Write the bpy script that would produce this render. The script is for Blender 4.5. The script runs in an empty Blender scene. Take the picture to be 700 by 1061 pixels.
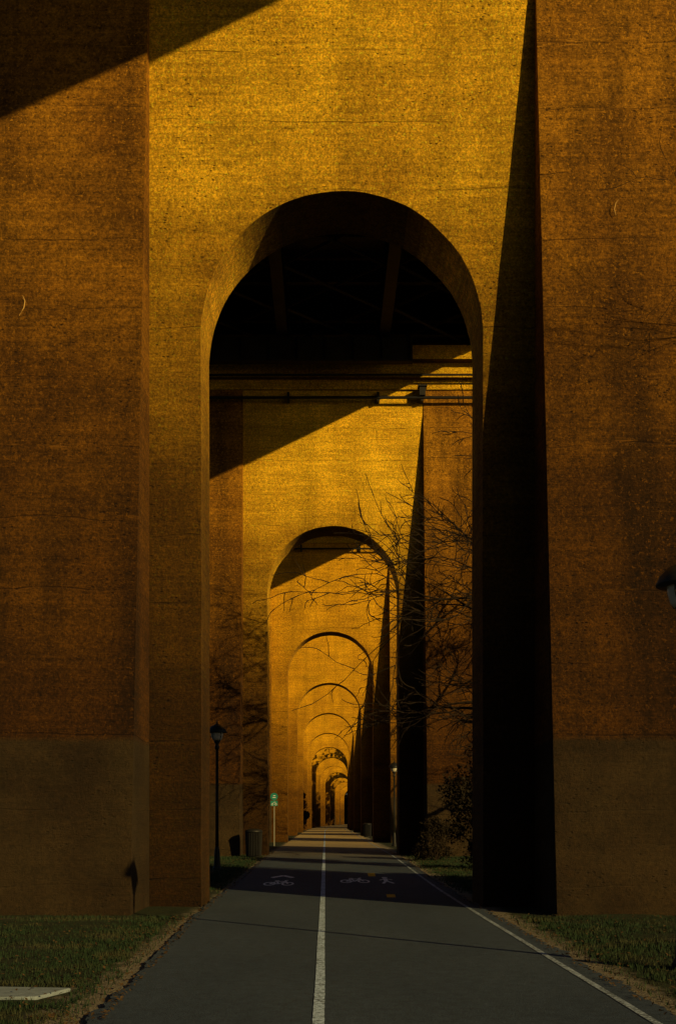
import bpy, math, random
import numpy as np
from mathutils import Vector, Matrix, noise as mn
C = bpy.context.scene.collection
R = math.radians
ORD = ['', 'nearest', 'second', 'third', 'fourth', 'fifth', 'sixth', 'seventh', 'eighth', 'ninth', 'tenth', 'eleventh', 'twelfth', 'thirteenth', 'fourteenth', 'fifteenth']

# ---------------------------------------------------------------- world layout
D1, SP, XC = 21.8, 24.8, 0.31
NP = 14
def curve(y):
    return 0.0 if y < 130 else 1.7e-4*(y-130)**2
def sm(a, b, t):
    t = max(0, min(1, (t-a)/(b-a))); return t*t*(3-2*t)
def gz(y):
    return 0.24*sm(22, 50, y)+0.12*sm(50, 110, y)
def road_l(y):
    return -1.85-0.42*sm(6, 24, y)
def road_r(y):
    return 2.88

# ---------------------------------------------------------------- helpers
def mesh_obj(name, V, F, mat, parent=None, smooth=False):
    me = bpy.data.meshes.new(name)
    me.from_pydata([tuple(v) for v in V], [], [tuple(f) for f in F]); me.validate(); me.update()
    o = bpy.data.objects.new(name, me); C.objects.link(o)
    if mat: me.materials.append(mat)
    if parent: o.parent = parent
    if smooth: me.polygons.foreach_set('use_smooth', [True]*len(me.polygons))
    return o
class MB:
    def __init__(s): s.V = []; s.F = []
    def box(s, x0, x1, y0, y1, z0, z1):
        b = len(s.V)
        s.V += [(x0,y0,z0),(x1,y0,z0),(x1,y1,z0),(x0,y1,z0),(x0,y0,z1),(x1,y0,z1),(x1,y1,z1),(x0,y1,z1)]
        s.F += [(b,b+3,b+2,b+1),(b+4,b+5,b+6,b+7),(b,b+1,b+5,b+4),(b+1,b+2,b+6,b+5),(b+2,b+3,b+7,b+6),(b+3,b,b+4,b+7)]
    def tube(s, pts, rad, n=8, cap=True):
        pts = [Vector(p) for p in pts]; rings = []
        for i, p in enumerate(pts):
            d = (pts[min(i+1, len(pts)-1)]-pts[max(i-1, 0)]).normalized()
            u = d.cross(Vector((0.31, 0.12, 0.94)) if abs(d.z) < .9 else Vector((1, 0.1, 0))).normalized(); v = d.cross(u)
            b = len(s.V); rings.append(b)
            for k in range(n):
                a = 2*math.pi*k/n
                s.V.append(p+(u*math.cos(a)+v*math.sin(a))*rad[i])
        for a, b in zip(rings, rings[1:]):
            for k in range(n):
                s.F.append((a+k, a+(k+1) % n, b+(k+1) % n, b+k))
        if cap:
            s.F.append(tuple(rings[0]+k for k in range(n))[::-1]); s.F.append(tuple(rings[-1]+k for k in range(n)))
    def lathe(s, prof, n=16, cx=0, cy=0):
        rings = []
        for r, z in prof:
            b = len(s.V); rings.append(b)
            for k in range(n):
                a = 2*math.pi*k/n; s.V.append((cx+r*math.cos(a), cy+r*math.sin(a), z))
        for a, b in zip(rings, rings[1:]):
            for k in range(n): s.F.append((a+k, a+(k+1) % n, b+(k+1) % n, b+k))
        s.F.append(tuple(rings[0]+k for k in range(n))[::-1]); s.F.append(tuple(rings[-1]+k for k in range(n)))
    def build(s, name, mat, parent=None, smooth=False):
        return mesh_obj(name, s.V, s.F, mat, parent, smooth)
def tag(o, label=None, cat=None, group=None, kind=None):
    if label: o['label'] = label
    if cat: o['category'] = cat
    if group: o['group'] = group
    if kind: o['kind'] = kind
    return o
def empty(name, loc, rz=0):
    o = bpy.data.objects.new(name, None); C.objects.link(o); o.location = loc; o.rotation_euler = (0, 0, rz); return o
def dup(root, loc, rz=0):
    r = root.copy(); C.objects.link(r); r.location = loc; r.rotation_euler = (0, 0, rz)
    for ch in list(root.children):
        c = ch.copy(); C.objects.link(c); c.parent = r
        for g in ch.children:
            d = g.copy(); C.objects.link(d); d.parent = c
    return r

# ---------------------------------------------------------------- materials
class NT:
    def __init__(s, name, rough=.9):
        s.m = bpy.data.materials.new(name); s.m.use_nodes = True; s.t = s.m.node_tree
        s.b = s.t.nodes['Principled BSDF']; s.b.inputs['Roughness'].default_value = rough
        s.b.inputs['Specular IOR Level'].default_value = .2
    def n(s, ty, **kw):
        x = s.t.nodes.new(ty)
        for k, v in kw.items(): setattr(x, k, v)
        return x
    def l(s, a, b): s.t.links.new(a, b)
    def val(s, sock, v):
        if hasattr(v, 'is_output'): s.l(v, sock)
        else: sock.default_value = v
    def math(s, op, a, b=0.0, clamp=False):
        x = s.n('ShaderNodeMath', operation=op, use_clamp=clamp); s.val(x.inputs[0], a); s.val(x.inputs[1], b); return x.outputs[0]
    def noise(s, vec, scale, detail=4, rough=.55, sc=(1, 1, 1)):
        if sc != (1, 1, 1):
            mp = s.n('ShaderNodeMapping'); mp.inputs['Scale'].default_value = sc; s.l(vec, mp.inputs[0]); vec = mp.outputs[0]
        x = s.n('ShaderNodeTexNoise'); s.l(vec, x.inputs['Vector']); x.inputs['Scale'].default_value = scale
        x.inputs['Detail'].default_value = detail; x.inputs['Roughness'].default_value = rough; return x.outputs[0]
    def ramp(s, f, lo, hi, a=0.0, b=1.0):
        x = s.n('ShaderNodeMapRange'); s.l(f, x.inputs[0])
        for i, v in enumerate((lo, hi, a, b)): s.val(x.inputs[i+1], v)
        return x.outputs[0]
    def curve(s, f, pts, lo, hi):
        # piecewise factor, stored halved so that values up to 2 survive the 0..1 colour ramp
        x = s.n('ShaderNodeValToRGB'); s.l(s.ramp(f, lo, hi), x.inputs[0]); cr = x.color_ramp
        while len(cr.elements) < len(pts): cr.elements.new(.5)
        for e, (p, v) in zip(cr.elements, pts): e.position = (p-lo)/(hi-lo); e.color = (v/2, v/2, v/2, 1)
        return s.math('MULTIPLY', x.outputs[0], 2.0)
    def mix(s, f, a, b, mode='MIX'):
        x = s.n('ShaderNodeMix', data_type='RGBA', blend_type=mode)
        s.val(x.inputs[0], f)
        for sock, v in ((x.inputs[6], a), (x.inputs[7], b)):
            if hasattr(v, 'is_output'): s.l(v, sock)
            else: sock.default_value = (*v, 1)
        return x.outputs[2]
    def scale(s, col, f):
        cb = s.n('ShaderNodeVectorMath', operation='SCALE'); s.l(col, cb.inputs[0]); s.val(cb.inputs['Scale'], f); return cb.outputs[0]
    def stain(s, col, f):
        # painted brown shade: green and blue fall faster than red
        cx = s.n('ShaderNodeCombineXYZ'); s.l(f, cx.inputs[0]); s.l(s.math('POWER', f, 1.10), cx.inputs[1]); s.l(s.math('POWER', f, 1.1), cx.inputs[2])
        v = s.n('ShaderNodeVectorMath', operation='MULTIPLY'); s.l(col, v.inputs[0]); s.l(cx.outputs[0], v.inputs[1]); return v.outputs[0]
    def bump(s, h, strength, dist):
        x = s.n('ShaderNodeBump'); x.inputs['Strength'].default_value = strength; x.inputs['Distance'].default_value = dist
        s.l(h, x.inputs['Height']); s.l(x.outputs[0], s.b.inputs['Normal'])
    def col(s, c):
        if hasattr(c, 'is_output'): s.l(c, s.b.inputs['Base Color'])
        else: s.b.inputs['Base Color'].default_value = (*c, 1)

def wall_mat(name, light, dark, shade_curve, base_grey=False, drips=0.3, side=1.45):
    t = NT(name, .95)
    tcn = t.n('ShaderNodeTexCoord'); tc = tcn.outputs['Object']
    oi = t.n('ShaderNodeObjectInfo').outputs['Random']
    off = t.n('ShaderNodeVectorMath', operation='ADD'); t.l(tc, off.inputs[0])
    cx = t.n('ShaderNodeCombineXYZ'); t.l(t.math('MULTIPLY', oi, 73.0), cx.inputs[0]); t.l(cx.outputs[0], off.inputs[1]); p = off.outputs[0]
    sep = t.n('ShaderNodeSeparateXYZ'); t.l(tc, sep.inputs[0]); z = sep.outputs[2]
    sn = t.n('ShaderNodeSeparateXYZ'); t.l(tcn.outputs['Normal'], sn.inputs[0]); nzz = sn.outputs[2]
    big = t.noise(p, .35, 5, .6)
    blot = t.noise(p, 1.1, 7, .75, (.6, .6, 1.6))
    hor = t.noise(p, 1.0, 7, .72, (.15, .15, 1.6))
    board = t.noise(p, 1.0, 5, .75, (.35, .35, 15))
    grain = t.noise(p, 9, 6, .95)
    speck = t.noise(p, 24, 2, .6)
    ver = t.noise(p, 1.0, 4, .6, (.9, .9, .07))
    c = t.mix(t.ramp(big, .32, .68), dark, light)
    c = t.scale(c, t.ramp(blot, .32, .68, .76, 1.24))
    c = t.scale(c, t.ramp(hor, .30, .70, .82, 1.18))
    c = t.scale(c, t.ramp(board, .36, .64, .80, 1.20))
    c = t.scale(c, t.ramp(ver, .44, .66, 1.0+drips*.3, 1.0-drips))
    c = t.scale(c, t.ramp(grain, .38, .62, .42, 1.56))
    c = t.scale(c, t.ramp(speck, .32, .66, .62, 1.34))
    zz = t.math('ADD', z, t.math('MULTIPLY', t.noise(p, .45, 3), .35))
    fr = t.math('FRACT', t.math('DIVIDE', zz, 1.3))
    ln = t.math('ABSOLUTE', t.math('SUBTRACT', fr, .5))
    wob = t.math('ADD', ln, t.math('MULTIPLY', t.math('SUBTRACT', t.noise(p, 4, 4, .7), .5), .03))
    patch = t.ramp(t.noise(p, 1.0, 4, .65, (.35, .35, 1.2)), .44, .56)
    pale = tuple(min(.7, v*2.0+.01) for v in light)
    streak = t.ramp(t.noise(p, 1.0, 5, .75, (1.6, 1.6, 18)), .59, .65)
    near = t.ramp(ln, .0, .16, 1, 0)
    c = t.mix(t.math('MULTIPLY', t.math('MULTIPLY', streak, near), .8, True), c, pale)
    hair = t.math('MULTIPLY', t.ramp(wob, .002, .014, .6, 0), patch, True)
    c = t.mix(hair, c, tuple(v*.3 for v in dark))
    vo = t.n('ShaderNodeTexVoronoi'); vo.inputs['Scale'].default_value = 6.5; vo.inputs['Randomness'].default_value = 1
    mp = t.n('ShaderNodeMapping'); mp.inputs['Scale'].default_value = (1, 1, 1.9); t.l(p, mp.inputs[0]); t.l(mp.outputs[0], vo.inputs['Vector'])
    pitmask = t.ramp(t.noise(p, .9, 3, .6), .44, .56)
    pits = t.math('MULTIPLY', t.ramp(vo.outputs['Distance'], .10, .22, .85, 0), pitmask, True)
    c = t.mix(pits, c, tuple(v*.25 for v in dark))
    fl = t.ramp(t.noise(p, 15, 3, .75), .59, .65)
    c = t.mix(t.math('MULTIPLY', fl, .62), c, tuple(min(.9, v*2.3) for v in light))
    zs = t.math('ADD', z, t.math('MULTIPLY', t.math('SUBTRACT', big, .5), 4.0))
    c = t.stain(c, t.curve(zs, shade_curve, 0, 20))  # tree shade painted in by height
    c = t.scale(c, t.ramp(nzz, -.90, -.62, .2, 1.0))  # underside shade painted in: downward faces darkened
    c = t.scale(c, t.ramp(t.math('ABSOLUTE', sn.outputs[0]), .45, .9, 1.0, side))   # side faces painted brighter, as if catching the sun
    if base_grey:
        zb = t.math('ADD', z, t.math('MULTIPLY', t.noise(p, .7, 4, .7), .12))
        f = t.ramp(zb, 3.02, 3.12, 1, 0)
        g = t.scale(t.mix(t.ramp(t.noise(p, .8, 5), .35, .65), (.019, .013, .006), (.042, .029, .012)), t.ramp(grain, .3, .7, .5, 1.5))
        g = t.scale(g, t.ramp(hor, .3, .7, .75, 1.25))
        c = t.mix(t.math('MULTIPLY', f, .82), c, g)
    t.col(c)
    h = t.math('ADD', t.math('MULTIPLY', grain, 1.6), t.math('ADD', t.math('MULTIPLY', speck, .6), t.math('MULTIPLY', board, .6)))
    h = t.math('SUBTRACT', h, t.math('ADD', pits, t.math('MULTIPLY', hair, .8)))
    t.bump(h, 1.0, .055)
    return t.m
S_near = [(0, .035), (4, .055), (8, .15), (11, .42), (14, 1.0), (20, 1.22)]  # tree shade painted into the walls by height, darkest at the ground
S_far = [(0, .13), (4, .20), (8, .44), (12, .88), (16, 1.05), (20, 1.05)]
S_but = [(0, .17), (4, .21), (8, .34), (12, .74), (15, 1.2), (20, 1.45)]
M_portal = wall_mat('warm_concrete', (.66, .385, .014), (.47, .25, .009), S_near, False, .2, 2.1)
M_portal_far = wall_mat('warm_concrete_mild_shade', (.56, .285, .006), (.39, .185, .005), S_far, False, .22, 1.5)  # far portal and buttress walls carry a milder painted shade
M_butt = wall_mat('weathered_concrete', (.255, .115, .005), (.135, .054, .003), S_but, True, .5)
M_butt_far = wall_mat('weathered_concrete_mild_shade', (.40, .20, .006), (.26, .12, .004), S_far, True, .3)
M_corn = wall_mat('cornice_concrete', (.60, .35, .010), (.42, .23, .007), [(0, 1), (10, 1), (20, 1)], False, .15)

def simple(name, c, rough=.7, metal=0, var=.25, sc=6, bump=0):
    t = NT(name, rough); t.b.inputs['Metallic'].default_value = metal
    tc = t.n('ShaderNodeTexCoord').outputs['Object']
    nn = t.noise(tc, sc, 4)
    t.col(t.mix(t.ramp(nn, .3, .7), tuple(v*(1-var) for v in c), tuple(min(1, v*(1+var)) for v in c)))
    if bump: t.bump(nn, bump, .01)
    return t.m
M_steel = simple('dark_painted_steel', (.013, .010, .006), .8, 0, .4, 3)
M_slabd = simple('sooty_concrete', (.03, .024, .014), .9, 0, .4, 2)
M_black = simple('black_iron', (.010, .010, .010), .5, 0, .3, 20)
M_glass = simple('frosted_lamp_glass', (.42, .40, .34), .3, 0, .1, 8)
M_bark = simple('dark_brown_bark', (.012, .007, .003), .95, 0, .45, 9, .8)
M_twig = simple('dark_brown_twig', (.010, .0055, .0025), .9, 0, .3, 4)
M_teal = simple('teal_sign_paint', (.01, .15, .12), .5, 0, .1, 5)
M_galv = simple('galvanised_post', (.20, .20, .17), .6, 0, .1, 5)
M_whitep = simple('white_sign_paint', (.55, .57, .55), .5, 0, .05, 5)
M_slab = simple('pale_concrete_slab', (.16, .20, .24), .9, 0, .25, 7, .4)
M_leaf = simple('dark_evergreen_leaf', (.012, .008, .003), .8, 0, .5, 3)
M_brown = simple('brown_leaf', (.055, .032, .012), .8, 0, .5, 3)
M_vine = simple('pale_dry_vine', (.5, .3, .08), .8, 0, .2, 9)

def asphalt():
    t = NT('worn_asphalt', .9)
    tc = t.n('ShaderNodeTexCoord').outputs['Object']
    sep = t.n('ShaderNodeSeparateXYZ'); t.l(tc, sep.inputs[0])
    big = t.noise(tc, .5, 5, .6, (1, .35, 1)); g = t.noise(tc, 60, 3, .8); g2 = t.noise(tc, 150, 2, .6); md = t.noise(tc, 7, 4, .7)
    c = t.mix(t.ramp(big, .3, .7), (.020, .032, .054), (.034, .050, .077))
    c = t.scale(c, t.ramp(g, .3, .7, .45, 1.6))
    c = t.scale(c, t.ramp(md, .3, .7, .74, 1.26))
    fl = t.ramp(g2, .64, .74); c = t.mix(t.math('MULTIPLY', fl, .55), c, (.14, .18, .22))
    v = t.n('ShaderNodeTexVoronoi', feature='DISTANCE_TO_EDGE'); v.inputs['Scale'].default_value = .28
    w = t.n('ShaderNodeVectorMath', operation='ADD'); t.l(tc, w.inputs[0])
    nz = t.n('ShaderNodeTexNoise'); nz.inputs['Scale'].default_value = 1.3; t.l(tc, nz.inputs['Vector'])
    t.l(nz.outputs['Color'], w.inputs[1]); t.l(w.outputs[0], v.inputs['Vector'])
    cr = t.ramp(v.outputs[0], .0, .004, .5, 0)
    c = t.mix(t.math('MULTIPLY', cr, t.ramp(big, .5, .6)), c, (.014, .014, .016))
    c = t.mix(t.ramp(sep.outputs[1], 40, 75, 0, .95), c, (.34, .25, .11))  # sunlight painted in: the farther path turns paler and warmer
    t.col(c); t.bump(g, .7, .012)
    return t.m
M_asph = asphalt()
def paint(name, c, wear=.5):
    t = NT(name, .8)
    tc = t.n('ShaderNodeTexCoord').outputs['Object']
    n = t.noise(tc, 28, 4, .75); b = t.noise(tc, 1.2, 3)
    f = t.ramp(t.math('ADD', n, t.math('MULTIPLY', b, .35)), .60+.12*wear, .72+.1*wear, 0, .9)
    c2 = t.mix(t.ramp(b, .3, .7), tuple(v*.75 for v in c), c)
    t.col(t.mix(f, c2, (.05, .062, .075))); t.bump(n, .3, .01)
    return t.m
M_line = paint('white_road_paint', (.46, .60, .82), .35)
M_line3 = paint('worn_white_road_paint', (.38, .47, .62), -.1)
M_line2 = paint('faded_white_road_paint', (.78, .80, .84), .8)
M_yel = paint('yellow_road_paint', (.80, .45, .01), .9)
def ground():
    t = NT('turf_and_soil', .95)
    tc = t.n('ShaderNodeTexCoord').outputs['Object']
    sep = t.n('ShaderNodeSeparateXYZ'); t.l(tc, sep.inputs[0]); x = sep.outputs[0]
    big = t.noise(tc, .6, 5, .6); mid = t.noise(tc, 3.5, 5, .7); g = t.noise(tc, 45, 3, .7)
    grass = t.mix(t.ramp(mid, .35, .65), (.007, .014, .005), (.024, .029, .010))
    dirt = t.mix(t.ramp(g, .3, .7), (.05, .042, .032), (.25, .22, .17))
    d = t.math('ABSOLUTE', t.math('SUBTRACT', x, .42))
    dn = t.math('ADD', d, t.math('MULTIPLY', t.math('SUBTRACT', mid, .5), .9))
    f = t.ramp(dn, 2.68, 2.90, 1, 0)
    f2 = t.ramp(big, .58, .70, 0, .4)
    c = t.mix(t.math('MAXIMUM', f, f2), grass, dirt)
    t.col(c); t.bump(t.math('ADD', g, mid), .9, .05)
    return t.m
M_ground = ground()
def blade():
    t = NT('grass_blade', .85)
    tc = t.n('ShaderNodeTexCoord').outputs['Object']
    b = t.noise(tc, 1.2, 3); n = t.noise(tc, 40, 2)
    c = t.mix(t.ramp(n, .35, .65), (.006, .018, .008), (.016, .032, .012))
    t.col(t.mix(t.ramp(b, .50, .64, 0, .45), c, (.06, .047, .021)))
    return t.m
M_blade = blade()

# ---------------------------------------------------------------- ground & road
ys = [-60, -30, -12] + [y*1.0 for y in range(0, 60, 1)] + list(range(60, 200, 5)) + list(range(200, 520, 20)) + [600, 800, 1200, 2500]
xs = [-2500, -900, -300, -100, -40, -20, -12] + [x*.4-9 for x in range(0, 46)] + [11, 14, 20, 40, 100, 300, 900, 2500]
V = []; F = []
for j, y in enumerate(ys):
    for x in xs:
        side = max(0, abs(x-.4)-2.9)
        z = gz(y)-.03+(.05*min(1, side)*(mn.noise(Vector((x*.7, y*.7, 0)))+.35) if 0 < side < 15 else 0)
        V.append((x, y, z))
nx = len(xs)
for j in range(len(ys)-1):
    for i in range(nx-1):
        a = j*nx+i; F.append((a, a+1, a+nx+1, a+nx))
g = mesh_obj('ground', V, F, M_ground, None, True); tag(g, kind='structure')

ry = []; y = -14.0
while y < 375:
    ry.append(y); y += .12 if y < 30 else (.5 if y < 80 else 3)
V = []; F = []
for y in ry:
    jl = .12*mn.noise(Vector((y*1.1, 3, 0)))+.07*mn.noise(Vector((y*5, 7, 0)))
    jr = .10*mn.noise(Vector((y*1.1, 13, 0)))+.07*mn.noise(Vector((y*5, 17, 0)))
    c = curve(y)
    for x in (road_l(y)+jl, -1, .3, 1.5, road_r(y)+jr): V.append((x+c, y, gz(y)+.004))
for j in range(len(ry)-1):
    for i in range(4):
        a = j*5+i; F.append((a, a+1, a+6, a+5))
tag(mesh_obj('path', V, F, M_asph, None, True), kind='structure')
def stripe(name, x, w, mat, y0=-14, y1=520, wob=.002):
    V = []; F = []; k = 0
    for y in ry:
        if y < y0 or y > y1: continue
        c = curve(y)+x+wob*mn.noise(Vector((y*.3, x, 0)))*3
        ww = w*(1+.14*mn.noise(Vector((y*6, x, 3))))
        V += [(c-ww/2, y, gz(y)+.009), (c+ww/2, y, gz(y)+.009)]
        if k: F.append((2*k-2, 2*k-1, 2*k+1, 2*k))
        k += 1
    return mesh_obj(name, V, F, mat)
tag(stripe('centre_line', -.055, .095, M_line), 'long white painted line down the middle of the path', 'road marking', kind='structure')
tag(stripe('edge_line', 2.60, .07, M_line3), 'white painted line along the right edge of the path', 'road marking', kind='structure')

def flat(name, polys, x, y, mat, sx=1, sy=1):
    V = []; F = []
    for P in polys:
        b = len(V)
        for (u, v) in P:
            V.append((x+u*sx, y+v*sy, gz(y+v*sy)+.009))
        F.append(tuple(range(b, b+len(P))))
    return mesh_obj(name, V, F, mat)
def seg(a, b, w):
    d = Vector((b[0]-a[0], b[1]-a[1])); n = Vector((-d.y, d.x)).normalized()*w/2
    return [(a[0]-n.x, a[1]-n.y), (b[0]-n.x, b[1]-n.y), (b[0]+n.x, b[1]+n.y), (a[0]+n.x, a[1]+n.y)]
def ringp(cx, cy, r, w, n=20):
    out = []
    for k in range(n):
        a, b = 2*math.pi*k/n, 2*math.pi*(k+1)/n
        out.append([(cx+(r-w)*math.cos(a), cy+(r-w)*math.sin(a)), (cx+r*math.cos(a), cy+r*math.sin(a)), (cx+r*math.cos(b), cy+r*math.sin(b)), (cx+(r-w)*math.cos(b), cy+(r-w)*math.sin(b))])
    return out
bike = ringp(-.36, .26, .25, .08)+ringp(.36, .26, .25, .08)+[seg(a, b, .08) for a, b in [((-.36, .26), (-.12, .62)), ((-.12, .62), (.24, .62)), ((.24, .62), (0, .26)), ((0, .26), (-.12, .62)), ((-.36, .26), (0, .26)), ((.36, .26), (.2, .75)), ((.2, .75), (.32, .8)), ((-.22, .72), (-.04, .72))]]
walker = [seg((0, .4), (-.14, 0), .08), seg((0, .4), (.16, .02), .08), seg((0, .38), (.02, .8), .12), seg((.02, .76), (-.17, .5), .06), seg((.02, .76), (.2, .55), .06)]+[[(.03+.09*math.cos(a*math.pi/5), .93+.09*math.sin(a*math.pi/5)) for a in range(10)]]
chev = [seg((-.3, 0), (0, .3), .14), seg((.3, 0), (0, .3), .14)]
o = flat('bicycle_marking', bike, -1.15, 27.8, M_line2, .62, 2.6); tag(o, 'white bicycle symbol painted on the left lane', 'road marking')
o = flat('chevron_marking', chev, -1.15, 31.0, M_line2, .95, 3.0); tag(o, 'white chevron painted on the left lane beyond the bicycle symbol', 'road marking')
o = flat('bicycle_marking', bike, .75, 28.8, M_line2, .62, 2.6); tag(o, 'faded white bicycle symbol painted on the right lane', 'road marking')
o = flat('walker_marking', walker, 1.55, 28.6, M_line2, .9, 2.6); tag(o, 'faded white walking figure painted near the right edge of the path', 'road marking')
o = flat('yellow_dash', [seg((0, 0), (.03, 1.5), .2)], 1.27, 31.6, M_yel); tag(o, 'small yellow paint dash farther along the right lane', 'road marking')
o = flat('yellow_dash', [seg((0, 0), (.03, .9), .18)], 1.36, 23.9, M_yel); tag(o, 'small yellow paint dash nearer the camera in the right lane', 'road marking')

# ---------------------------------------------------------------- piers
HW, AR, T = 3.62, 2.65, 1.6
TOPZ = 18.9
OUT = 7.6
def make_pier(drop, far):
    root = empty('bridge_pier', (0, 0, 0))
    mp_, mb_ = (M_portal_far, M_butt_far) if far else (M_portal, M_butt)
    apex = 13.45-drop; spring = apex-AR; top = TOPZ-drop; ft = 18.3-drop
    V = []; F = []
    prof = [(-AR, z) for z in (-1.0, 0, 1, 2, 3, 4, 5, 6, 7, 8, 9)]
    N = 96
    for k in range(N+1):
        a = math.pi-math.pi*k/N; prof.append((AR*math.cos(a), spring+AR*math.sin(a)))
    prof += [(AR, z) for z in (9, 8, 7, 6, 5, 4, 3, 2, 1, 0, -1.0)]
    prof = [q for q in prof if abs(abs(q[0])-AR) > 1e-6 or q[1] <= spring+1e-6]
    pr = []
    for i, (x, z) in enumerate(prof):
        q = .014*mn.noise(Vector((x*1.3, z*1.1, drop)))+.006*mn.noise(Vector((x*7, z*5, drop)))
        pr.append((x+q, z+(q if z > spring-.5 else 0)))
    outer = []
    for (x, z), (x0, z0) in zip(pr, prof):
        if z0 <= spring+1e-3: outer.append((-HW if x < 0 else HW, z0))
        else:
            dx, dz = x0/AR, (z0-spring)/AR
            tx = HW/abs(dx) if abs(dx) > 1e-6 else 1e9; tz = (top-spring)/dz if dz > 1e-6 else 1e9
            tt = min(tx, tz); outer.append((dx*tt, spring+dz*tt))
    n = len(pr)
    for yy in (0, T):
        V += [(x, yy, z) for x, z in pr]; V += [(x, yy, z) for x, z in outer]
    for i in range(n-1):
        F.append((i, i+1, n+i+1, n+i)); F.append((2*n+i+1, 2*n+i, 3*n+i, 3*n+i+1))
        F.append((i+1, i, 2*n+i, 2*n+i+1))
        F.append((n+i, n+i+1, 3*n+i+1, 3*n+i))
    for yy in (0, T):
        for sx in (-1, 1):
            idx = [i for i in range(n) if (outer[i][0]*sx > 0)]
            ca = [i for i in idx if abs(abs(outer[i][0])-HW) < 1e-4]; cb = [i for i in idx if abs(outer[i][1]-top) < 1e-4 and abs(abs(outer[i][0])-HW) >= 1e-4]
            if ca and cb:
                a = max(ca, key=lambda i: outer[i][1]); b = max(cb, key=lambda i: abs(outer[i][0]))
                k0 = len(V); V.append((outer[a][0], yy, outer[a][1])); V.append((HW*sx, yy, top)); V.append((outer[b][0], yy, top))
                f = (k0, k0+1, k0+2)
                if (sx > 0) == (yy == 0): f = f[::-1]
                F.append(f)
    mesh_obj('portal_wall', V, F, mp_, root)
    pslope = 2.12/(18.3)
    for s in (-1, 1):
        V = []; F = []
        NZ = 60
        zs = [-1.0+(top+1.0)*k/NZ for k in range(NZ+1)]
        for z in zs:
            p = max(.035, pslope*(ft-z)); e = .05*max(0, (ft-z))
            xi = HW*s+.001*s; xo = (OUT+e)*s
            xsn = [xi, xi+(xo-xi)*.33, xi+(xo-xi)*.66, xo]
            w = lambda x, k: .012*mn.noise(Vector((x*1.3+5*s, z*1.1, k)))+.008*mn.noise(Vector((x*3+5*s, z*3.3, k)))
            V += [(x+(w(x, 1) if i in (3,) else 0), -p+w(x, 2), z) for i, x in enumerate(xsn)]+[(x, T+p+w(x, 4), z) for x in xsn[::-1]]
        for k in range(NZ):
            for i in range(8):
                a = k*8+i; b = k*8+(i+1) % 8
                f = (a, b, b+8, a+8); F.append(f if s > 0 else f[::-1])
        F.append(tuple(range(NZ*8, NZ*8+8)) if s > 0 else tuple(range(NZ*8, NZ*8+8))[::-1])
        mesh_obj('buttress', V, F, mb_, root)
    m = MB()
    for k, (z0, z1, pj) in enumerate([(0, .40, .10), (.40, .52, .34), (.52, 1.02, .22), (1.02, 1.16, .62), (1.16, 1.62, .50)]):
        m.box(-OUT-pj, OUT+pj, -pj, T+pj, top+z0+(.002 if k else 0), top+z1)
    m.build('cornice', M_corn, root)
    m = MB(); zp = top-.42
    m.tube([(-OUT, -.36, zp), (OUT, -.36, zp)], [.06, .06], 8); m.build('conduit_pipe', M_black, root)
    m = MB(); m.tube([(-OUT, -.52, zp+.85), (OUT, -.52, zp+.85)], [.045, .045], 8); m.build('conduit_pipe', M_black, root)
    for xb in (-5.6, -1.8, 1.8, 3.55, 5.9):
        m = MB(); m.box(xb-.05, xb+.05, -.36, -.02, zp-.12, zp-.06); m.box(xb-.05, xb+.05, -.16, -.06, zp-.06, zp+.3)
        if xb == 3.55: m.box(xb-.12, xb+.12, -.5, -.2, zp+.06, zp+.40); m.box(xb-.18, xb+.18, -.56, -.16, zp+.4, zp+.45)
        m.build('pipe_bracket', M_black, root)
    return root
for i in range(1, NP+1):
    y = D1+SP*(i-1); drop = max(0, i-2)*.21
    p = make_pier(drop, i > 2); p.location = (XC+curve(y), y, 0)
    a = math.atan2(curve(y+5)-curve(y-5), 10); p.rotation_euler = (0, 0, -a)
    if i == 1: tag(p, 'nearest and tallest arched concrete pier, filling the frame around the path', 'bridge pier', 'arched piers of the viaduct')
    elif i == 2: tag(p, 'second arched pier, with diagonal shadow and bare branches across its front', 'bridge pier', 'arched piers of the viaduct')
    elif i == NP: tag(p, 'farthest arched concrete pier in the row, seen smallest', 'bridge pier', 'arched piers of the viaduct')
    else: tag(p, f'{ORD[i]} arched concrete pier from the front, astride the path', 'bridge pier', 'arched piers of the viaduct')

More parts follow.
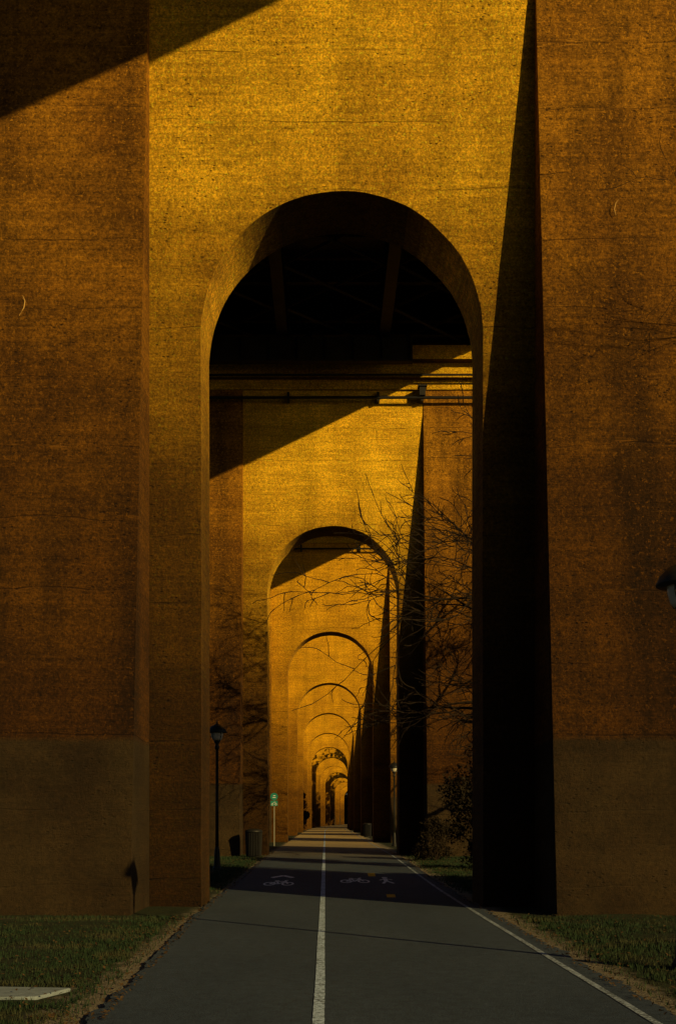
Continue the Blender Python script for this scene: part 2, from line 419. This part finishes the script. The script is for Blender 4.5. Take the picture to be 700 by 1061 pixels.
# ---------------------------------------------------------------- deck spans
def make_span(detail=True):
    root = empty('deck_span', (0, 0, 0)); L = SP-.06
    b = 20.53
    for x in (-5.75, -2.0, 2.0, 5.78):
        m = MB(); m.box(x-.21, x+.21, 0, L, b, b+.08); m.box(x-.03, x+.03, 0, L, b+.08, b+2.1); m.box(x-.21, x+.21, 0, L, b+2.1, b+2.18)
        for k in range(12):
            yy = 1+k*2.05; m.box(x-.17, x+.17, yy, yy+.04, b+.082, b+2.098)
        m.build('girder', M_steel, root)
    m = MB()
    for k in range(8):
        yy = .6+k*3.35
        for x0, x1 in ((-5.5, -2.25), (-1.75, 1.75), (2.25, 5.5)):
            m.box(x0, x1, yy, yy+.25, b+1.2, b+2.0)
            if k < 7:
                m.tube([(x0, yy, b+.2), (x1, yy+3.35, b+.2)], [.07, .07], 4); m.tube([(x1, yy, b+.28), (x0, yy+3.35, b+.28)], [.07, .07], 4)
    m.build('cross_bracing', M_steel, root)
    # added beam before the next pier, masking part of the cornice as shade
    m = MB(); ye = SP-T/2-1.25; d = .92
    m.box(-5.9, 3.1, ye, ye+.05, b-d, b-.002); m.box(-5.9, 3.1, ye-.16, ye+.2, b-d-.08, b-d)
    for k in range(9): m.box(-5.8+k*1.1, -5.76+k*1.1, ye-.12, ye-.001, b-d+.002, b-.004)
    m.build('shade_beam', M_steel, root)
    m = MB(); m.box(-5.9, 5.9, 0, L, b+2.19, b+2.6); m.box(-6.0, -5.7, 0, L, b+2.6, b+3.3); m.box(5.7, 6.0, 0, L, b+2.6, b+3.3)
    m.build('deck_slab', M_slabd, root)
    return root
proto = make_span()
for i in range(-2, NP):
    y = D1+SP*(i-1)+T/2; drop = max(0, i-2)*.21
    y2 = y+SP
    o = proto if i == -2 else dup(proto, (0, 0, 0))
    o.location = (XC+curve(y), y, -drop); o.rotation_euler = (0, 0, -math.atan2(curve(y2)-curve(y), SP))
    if i == -2: l = 'steel viaduct deck span farthest back behind the viewpoint'
    elif i == -1: l = 'steel viaduct deck span just behind the viewpoint'
    elif i == 0: l = 'steel viaduct deck span overhead before the nearest arched pier'
    elif i == NP-1: l = 'steel deck span reaching the farthest arched pier'
    else: l = f'dark steel deck span between the {ORD[i]} and {ORD[i+1]} arched piers'
    tag(o, l, 'bridge deck', 'deck spans of the viaduct')

# ---------------------------------------------------------------- lamps
def make_lamp():
    root = empty('street_lamp', (0, 0, 0))
    m = MB(); m.lathe([(.13, -.1), (.13, .06), (.10, .12), (.085, .5), (.07, .62), (.055, .7)], 14); m.build('base', M_black, root)
    m = MB(); m.lathe([(.052, .7), (.048, 2.0), (.042, 3.62), (.07, 3.66), (.07, 3.72), (.05, 3.78), (.09, 3.86), (.10, 3.9)], 12); m.build('pole', M_black, root, True)
    m = MB(); m.lathe([(.11, 3.902), (.15, 3.95), (.18, 4.06), (.185, 4.14), (.16, 4.2)], 16); g_ = m.build('lantern_glass', M_glass, root, True)
    for k in range(4):
        a = math.pi/4+k*math.pi/2; m = MB(); m.tube([(.118*math.cos(a), .118*math.sin(a), 3.9), (.195*math.cos(a), .195*math.sin(a), 4.06), (.195*math.cos(a), .195*math.sin(a), 4.2)], [.012]*3, 5); m.build('lantern_rib', M_black, root)
    m = MB(); m.lathe([(.30, 4.13), (.305, 4.15), (.26, 4.24), (.17, 4.33), (.09, 4.37), (.05, 4.40), (.03, 4.42)], 20); c_ = m.build('lantern_cap', M_black, root, True)
    m = MB(); m.lathe([(.02, 4.42), (.03, 4.45), (.012, 4.48), (.004, 4.55)], 8); m.build('finial', M_black, c_, True)
    return root
lamp = make_lamp()
lamps = [((3.87, 12.5), 'black lamp post with hooded lantern at the right edge, before the nearest pier'),
         ((-3.26, 34.9), 'black lamp post left of the path, just beyond the nearest pier'),
         ((3.62, 61.0), 'small distant lamp post right of the path beyond the second pier')]
for k, ((x, y), l) in enumerate(lamps):
    o = lamp if k == 0 else dup(lamp, (0, 0, 0)); o.location = (x, y, gz(y)); tag(o, l, 'street lamp', 'lamp posts along the path')

# ---------------------------------------------------------------- bins
def make_bin():
    root = empty('litter_bin', (0, 0, 0))
    m = MB()
    n = 28
    for k in range(n):
        a = 2*math.pi*k/n; c, s = math.cos(a), math.sin(a)
        m.tube([(.27*c, .27*s, .04), (.285*c, .285*s, .5), (.30*c, .30*s, .95)], [.028]*3, 4)
    m.build('slats', M_black, root)
    m = MB(); m.lathe([(.23, .05), (.23, .1), (.26, .5), (.28, .9)], 18); m.build('liner', M_black, root)
    m = MB(); m.lathe([(.33, .93), (.34, .97), (.30, 1.03), (.15, 1.07), (.13, 1.06)], 20); m.build('lid', M_black, root, True)
    m = MB(); m.lathe([(.24, -.03), (.26, .0), (.24, .05)], 18); m.build('base', M_black, root)
    return root
b0 = make_bin(); b0.location = (-2.72, 44.0, gz(44)); tag(b0, 'black litter bin left of the path at the foot of the second pier', 'litter bin', 'litter bins along the path')
b1 = dup(b0, (3.25, 90, gz(90))); tag(b1, 'black litter bin right of the path beyond the third pier', 'litter bin', 'litter bins along the path')

# ---------------------------------------------------------------- sign
s = empty('path_sign', (-2.74, 62, gz(62))); tag(s, 'teal path sign with white symbols on a slim post left of the path', 'sign')
m = MB(); m.tube([(0, 0, -.1), (0, 0, 2.72)], [.026, .026], 8); m.build('post', M_galv, s)
m = MB(); m.lathe([(.0, 0), (.20, 0), (.20, .02), (.0, .02)], 18)
m.V = [(x, -.04-z, 2.62+y) for x, y, z in m.V]; rd = m.build('round_panel', M_teal, s)
m = MB()
for P in [seg((-.09, -.05), (.09, -.05), .035), seg((-.05, .05), (.08, .05), .035)]:
    b = len(m.V); m.V += [(x, -.066, 2.62+z) for x, z in P]; m.F.append(tuple(range(b, b+4)))
m.build('symbol', M_whitep, rd)
m = MB(); m.box(-.19, .19, -.06, -.038, 2.12, 2.40); pn = m.build('panel', M_teal, s)
m = MB()
for P in ringp(-.09, -.04, .06, .018, 12)+ringp(.09, -.04, .06, .018, 12)+[seg((-.09, -.04), (-.02, .07), .018), seg((-.02, .07), (.08, .07), .018), seg((.09, -.04), (.05, .10), .018)]:
    b = len(m.V); m.V += [(x, -.064, 2.25+z) for x, z in P]; m.F.append(tuple(range(b, b+4)))
m.build('symbol', M_whitep, pn)

# ---------------------------------------------------------------- slab
m = MB(); V = [(-4.6, 10.35), (-2.62, 10.5), (-2.42, 11.05), (-4.6, 11.3)]
for z in (-.05, .004): m.V += [(x, y, z) for x, y in V]
m.F += [(3, 2, 1, 0), (4, 5, 6, 7)]+[(i, (i+1) % 4, 4+(i+1) % 4, 4+i) for i in range(4)]
o = m.build('concrete_slab', M_slab); tag(o, 'pale flat concrete slab set in the grass at lower left', 'concrete slab')
bv = o.modifiers.new('b', 'BEVEL'); bv.width = .012; bv.segments = 2

# ---------------------------------------------------------------- trees
def tree(loc, seed, h, r0, label, bias=(0, 0, 0), limbs=9, maxd=5, cat='tree', group='bare trees beside the viaduct', first=.25, reach=1.0, extra=(), rmin=.005, cnts=(5, 5, 4, 3, 2), j1=.34):
    rng = random.Random(seed); root = empty('bare_tree', loc); tr = MB(); cr = MB(); bias = Vector(bias)
    def grow(p, d, L, r, depth):
        n = 5 if depth < 3 else 4; pts = [p.copy()]; rad = [r]
        q = p.copy(); dd = d.copy(); kids = []
        for i in range(n):
            j = .16 if depth < 1 else (j1 if depth == 1 else .34)
            dd = (dd+Vector((rng.uniform(-j, j), rng.uniform(-j, j), rng.uniform(-j*.8, j*.8)))+Vector((0, 0, .06 if depth == 0 else .0))).normalized()
            q = q+dd*L/n; pts.append(q.copy()); rad.append(max(rmin*.6, r*(1-.72*(i+1)/n)) if depth else r*(1-.55*(i+1)/n))
            kids.append((q.copy(), dd.copy(), rad[-1]))
        (tr if depth < 2 else cr).tube(pts, rad, 10 if depth == 0 else (6 if depth == 1 else (4 if depth == 2 else 3)), cap=depth < 1)
        if depth >= maxd: return
        if depth == 0:
            for k in range(limbs):
                f = first+(1-first)*(k+.5)/limbs; i = min(n-1, int(f*n)); a0 = pts[i]; pt = a0.lerp(pts[i+1], f*n-i)
                az = k*2.4+rng.uniform(-.4, .4); el = rng.uniform(.05, .5)+.5*f
                dv = (Vector((math.cos(az)*math.cos(el), math.sin(az)*math.cos(el), math.sin(el)))+bias).normalized()
                grow(pt, dv, reach*h*rng.uniform(.34, .48)*(1.15-.5*f), r*(1-.55*f)*.5, 1)
            for (f, dv, L1) in extra:
                i = min(n-1, int(f*n)); pt = pts[i].lerp(pts[i+1], f*n-i); grow(pt, Vector(dv).normalized(), L1, r*(1-.55*f)*.55, 1)
        else:
            cnt = cnts[depth-1]
            for k in range(cnt):
                i = rng.randint(1, n-1); p2, d2, r2 = kids[i-1] if k else kids[-1]
                ax = Vector((rng.uniform(-1, 1), rng.uniform(-1, 1), rng.uniform(-1, 1))).cross(d2).normalized()
                ang = rng.uniform(.35, .95) if k else rng.uniform(.05, .3)
                dv = (Matrix.Rotation(ang, 3, ax) @ d2).normalized()
                grow(p2, dv, L*rng.uniform(.45, .68), max(rmin, r2*.72), depth+1)
    tr.tube([(0, 0, -.3), (0, 0, .0), (0, 0, .5)], [r0*1.5, r0*1.35, r0*1.02], 10, False)
    grow(Vector((0, 0, .4)), Vector((bias.x*.15, bias.y*.15, 1)).normalized(), h*.85, r0, 0)
    tr.build('trunk', M_bark, root, True); cr.build('crown', M_twig, root)
    tag(root, label, cat, group); return root
tree((8.4, 39.5, gz(39)), 8, 13.4, .28, 'bare branched tree reaching over the path from the right before the second pier', bias=(-.3, 0, 0), limbs=8, reach=.82, rmin=.020, cnts=(5, 4, 3, 2, 2), j1=.2,
     extra=((.80, (-1, -.1, .06), 5.6), (.90, (-1, .1, .30), 4.4), (.66, (-1, -.15, .22), 4.4), (.50, (-1, 0, .1), 3.8), (.34, (-1, .1, .15), 3.4)))
tree((13.0, 20.3, 0), 11, 13, .2, 'bare tree whose thin twigs enter at the right edge before the nearest pier', bias=(.8, -.1, .6), limbs=4, first=.7, reach=.4,
     extra=((.74, (-1, -.02, .50), 5.2),), j1=.06, cnts=(5, 4, 3, 2, 2), rmin=.006)
tree((11.5, 62, gz(62)), 21, 13, .2, 'bare tree right of the path between the second and third piers', bias=(-.2, 0, 0), limbs=9, maxd=4)
tree((-8.5, 60, gz(60)), 31, 12, .2, 'bare tree left of the path between the second and third piers', bias=(.2, 0, 0), limbs=9, maxd=4)

def shrub(loc, seed, w, h, n, label, cat='shrub', mat=M_leaf, size=.07, trunk=False, name='leafy_shrub', group=None, low=.12):
    rng = random.Random(seed); root = empty(name, loc); st = MB(); V = []; F = []
    cl = []
    for k in range(22):
        a = rng.uniform(0, 6.28); rr = w*.5*rng.random()**.5; z = h*rng.uniform(low, .95); rr *= 1.1-.6*z/h
        cl.append((Vector((rr*math.cos(a), rr*math.sin(a), z)), w*rng.uniform(.12, .24)))
        st.tube([(0, 0, -.1), (rr*.3*math.cos(a), rr*.3*math.sin(a), z*.5), cl[-1][0]], [.03*h/2, .02*h/2, .008*h/2], 5)
    for i in range(n):
        c, r = rng.choice(cl); v = Vector((rng.gauss(0, 1), rng.gauss(0, 1), rng.gauss(0, 1.1))); v = v.normalized()*r*rng.uniform(.3, 1.25)
        p = c+v; a = Vector((rng.uniform(-1, 1), rng.uniform(-1, 1), rng.uniform(-1, 1))).normalized(); b = a.cross(Vector((rng.uniform(-1, 1), rng.uniform(-1, 1), 1))).normalized()
        s1 = size*rng.uniform(.6, 1.4); k = len(V); V += [p-a*s1, p+b*s1*.45, p+a*s1, p-b*s1*.45]; F.append((k, k+1, k+2, k+3))
    st.build('trunk' if trunk else 'stems', M_bark, root); mesh_obj('crown' if trunk else 'foliage', V, F, mat, root)
    tag(root, label, cat, group); return root
shrub((4.8, 35, gz(35)), 1, 2.6, 3.9, 13000, 'tall dark leafy shrub right of the path between the nearest and second piers', size=.06)
shrub((4.5, 30.5, gz(30)), 2, 1.5, 1.3, 4500, 'low dark shrub right of the path just behind the nearest pier', mat=M_leaf, size=.05)
shrub((3.9, 41, gz(41)), 7, 1.4, 1.5, 3500, 'low dark shrub at the right foot of the second pier', size=.05)
shrub((-4.2, 106, gz(105)), 3, 3.0, 4.2, 5000, 'dark shrub left of the path between the fourth and fifth piers', size=.14)
shrub((-3.1, 131, gz(128)), 5, 2.4, 4.6, 5000, 'dark shrub left of the path between the fifth and sixth piers', size=.15)
shrub((5.2, 106, gz(106)), 6, 3, 3, 3000, 'dark shrub right of the path between the fourth and fifth piers', size=.14)
for k in range(7):
    yy = 182+k*19
    shrub((curve(yy)+11.5+(k % 2)*2, yy, gz(yy)), 60+k, 11, 18, 5200, f'dense dark tree right of the viaduct, {["first","second","third","fourth","fifth","sixth","last"][k]} of the row beside its far end', 'tree', M_leaf, .42, True, 'dense_tree', 'dense trees beside the far end of the viaduct', .15)
pos = ['directly at the end of the path', 'just left of the path end', 'just right of the path end', 'well left of the path end', 'well right of the path end', 'farthest left beyond the last pier', 'farthest right beyond the last pier']
for k, dx in enumerate((0, -6, 6, -13, 13, -21, 21)):
    yy = 356+(k % 3)*7; shrub((curve(356)+dx, yy, gz(yy)), 40+k, 12, 17, 6500, f'dense dark tree {pos[k]} beyond the farthest pier', 'tree', M_leaf, .6, True, 'dense_tree', 'trees beyond the farthest pier', .04)

# dry vine curls on the nearest pier
def vine(pts, label, y):
    m = MB(); m.tube([(x, y, z) for x, z in pts], [.006, .010, .008, .004], 5); o = m.build('vine_tendril', M_vine); tag(o, label, 'vine')
vine([(-5.52, 10.72), (-5.44, 10.86), (-5.42, 10.98), (-5.46, 11.08)], 'short pale dry tendril hanging on the left side of the nearest pier', 20.92)
vine([(5.28, 12.62), (5.25, 12.72), (5.28, 12.84), (5.33, 12.9)], 'short pale dry tendril hanging on the right side of the nearest pier', 21.08)

# ---------------------------------------------------------------- grass & litter
rs = np.random.default_rng(5)
def scatter(name, n, fn, mat, label, cat):
    V = []; F = []
    for i in range(n):
        r = fn(i)
        if r is None: continue
        b = len(V); V += r; F.append(tuple(range(b, b+len(r))))
    o = mesh_obj(name, V, F, mat); tag(o, label, cat, kind='stuff'); return o
U = rs.random((200000, 6))
def gfn(i):
    u = U[i]; y = 6+ (u[0]**1.7)*40; side = u[1] < .5
    dd = .12+u[2]**1.25*4.6
    x = road_l(y)-dd if side else road_r(y)+dd
    nn = mn.noise(Vector((x*1.1, y*1.1, 4)))
    if dd < .36+.5*nn and u[3] > .12: return None
    if nn < -.25 and u[3] > .3: return None
    if 19.4 < y < 25.7 and abs(x-.31) > 2.66: return None
    if x < -2.38 and 10.3 < y < 11.3: return None
    z = gz(y)-.03; h = .02+.04*u[4]; w = .004+.0035*y/14; a = u[5]*6.28; lx, ly = math.cos(a*3)*h*.5, math.sin(a*3)*h*.5
    return [(x-w*math.cos(a), y-w*math.sin(a), z), (x+w*math.cos(a), y+w*math.sin(a), z), (x+lx, y+ly, z+h+.02)]
scatter('grass', 200000, gfn, M_blade, 'short patchy grass on both sides of the path', 'grass')
W = rs.random((7000, 7))
def lfn(i):
    u = W[i]; y = 6+u[0]**1.5*44; side = u[1] < .5
    dd = -.12+u[2]**2*4
    x = road_l(y)-dd if side else road_r(y)+dd
    if 19.4 < y < 25.7 and abs(x-.31) > 2.6: return None
    s_ = .012+.018*u[3]; a = u[4]*6.28; z = gz(y)+.015+.02*u[5]
    c, s2 = math.cos(a)*s_, math.sin(a)*s_; t = (u[6]-.5)*.03
    return [(x-c, y-s2, z-t), (x+s2*.6, y-c*.6, z+.008), (x+c, y+s2, z+t), (x-s2*.6, y+c*.6, z)]
scatter('leaf_litter', 7000, lfn, M_brown, 'small brown fallen leaves strewn along both verges of the path', 'fallen leaves')

# ---------------------------------------------------------------- light
k = Vector((-.95, 1.0, -.465)).normalized()
sun = bpy.data.lights.new('sun', 'SUN'); sun.energy = 5.0; sun.angle = R(.5); sun.color = (1, .70, .24)
so = bpy.data.objects.new('sun', sun); C.objects.link(so); so.rotation_euler = k.to_track_quat('-Z', 'Y').to_euler()
w = bpy.data.worlds.new('World'); bpy.context.scene.world = w; w.use_nodes = True
nt = w.node_tree; sky = nt.nodes.new('ShaderNodeTexSky'); sky.sky_type = 'NISHITA'; sky.sun_disc = False
sky.sun_elevation = math.asin(-k.z); sky.sun_rotation = math.atan2(-k.x, -k.y)
bg = nt.nodes['Background']; bg.inputs[1].default_value = .028; nt.links.new(sky.outputs[0], bg.inputs[0])

# ---------------------------------------------------------------- camera
cd = bpy.data.cameras.new('camera'); cam = bpy.data.objects.new('camera', cd); C.objects.link(cam)
cam.location = (0, 0, 1.6); cam.rotation_euler = (R(90), 0, 0)
cd.sensor_fit = 'VERTICAL'; cd.sensor_height = 36; cd.lens = 1200/1061*36
cd.shift_x = 13/1061; cd.shift_y = 319.5/1061; cd.clip_end = 6000; cd.clip_start = .05
sc = bpy.context.scene; sc.camera = cam
sc.view_settings.view_transform = 'Standard'; sc.view_settings.look = 'None'; sc.view_settings.exposure = 0
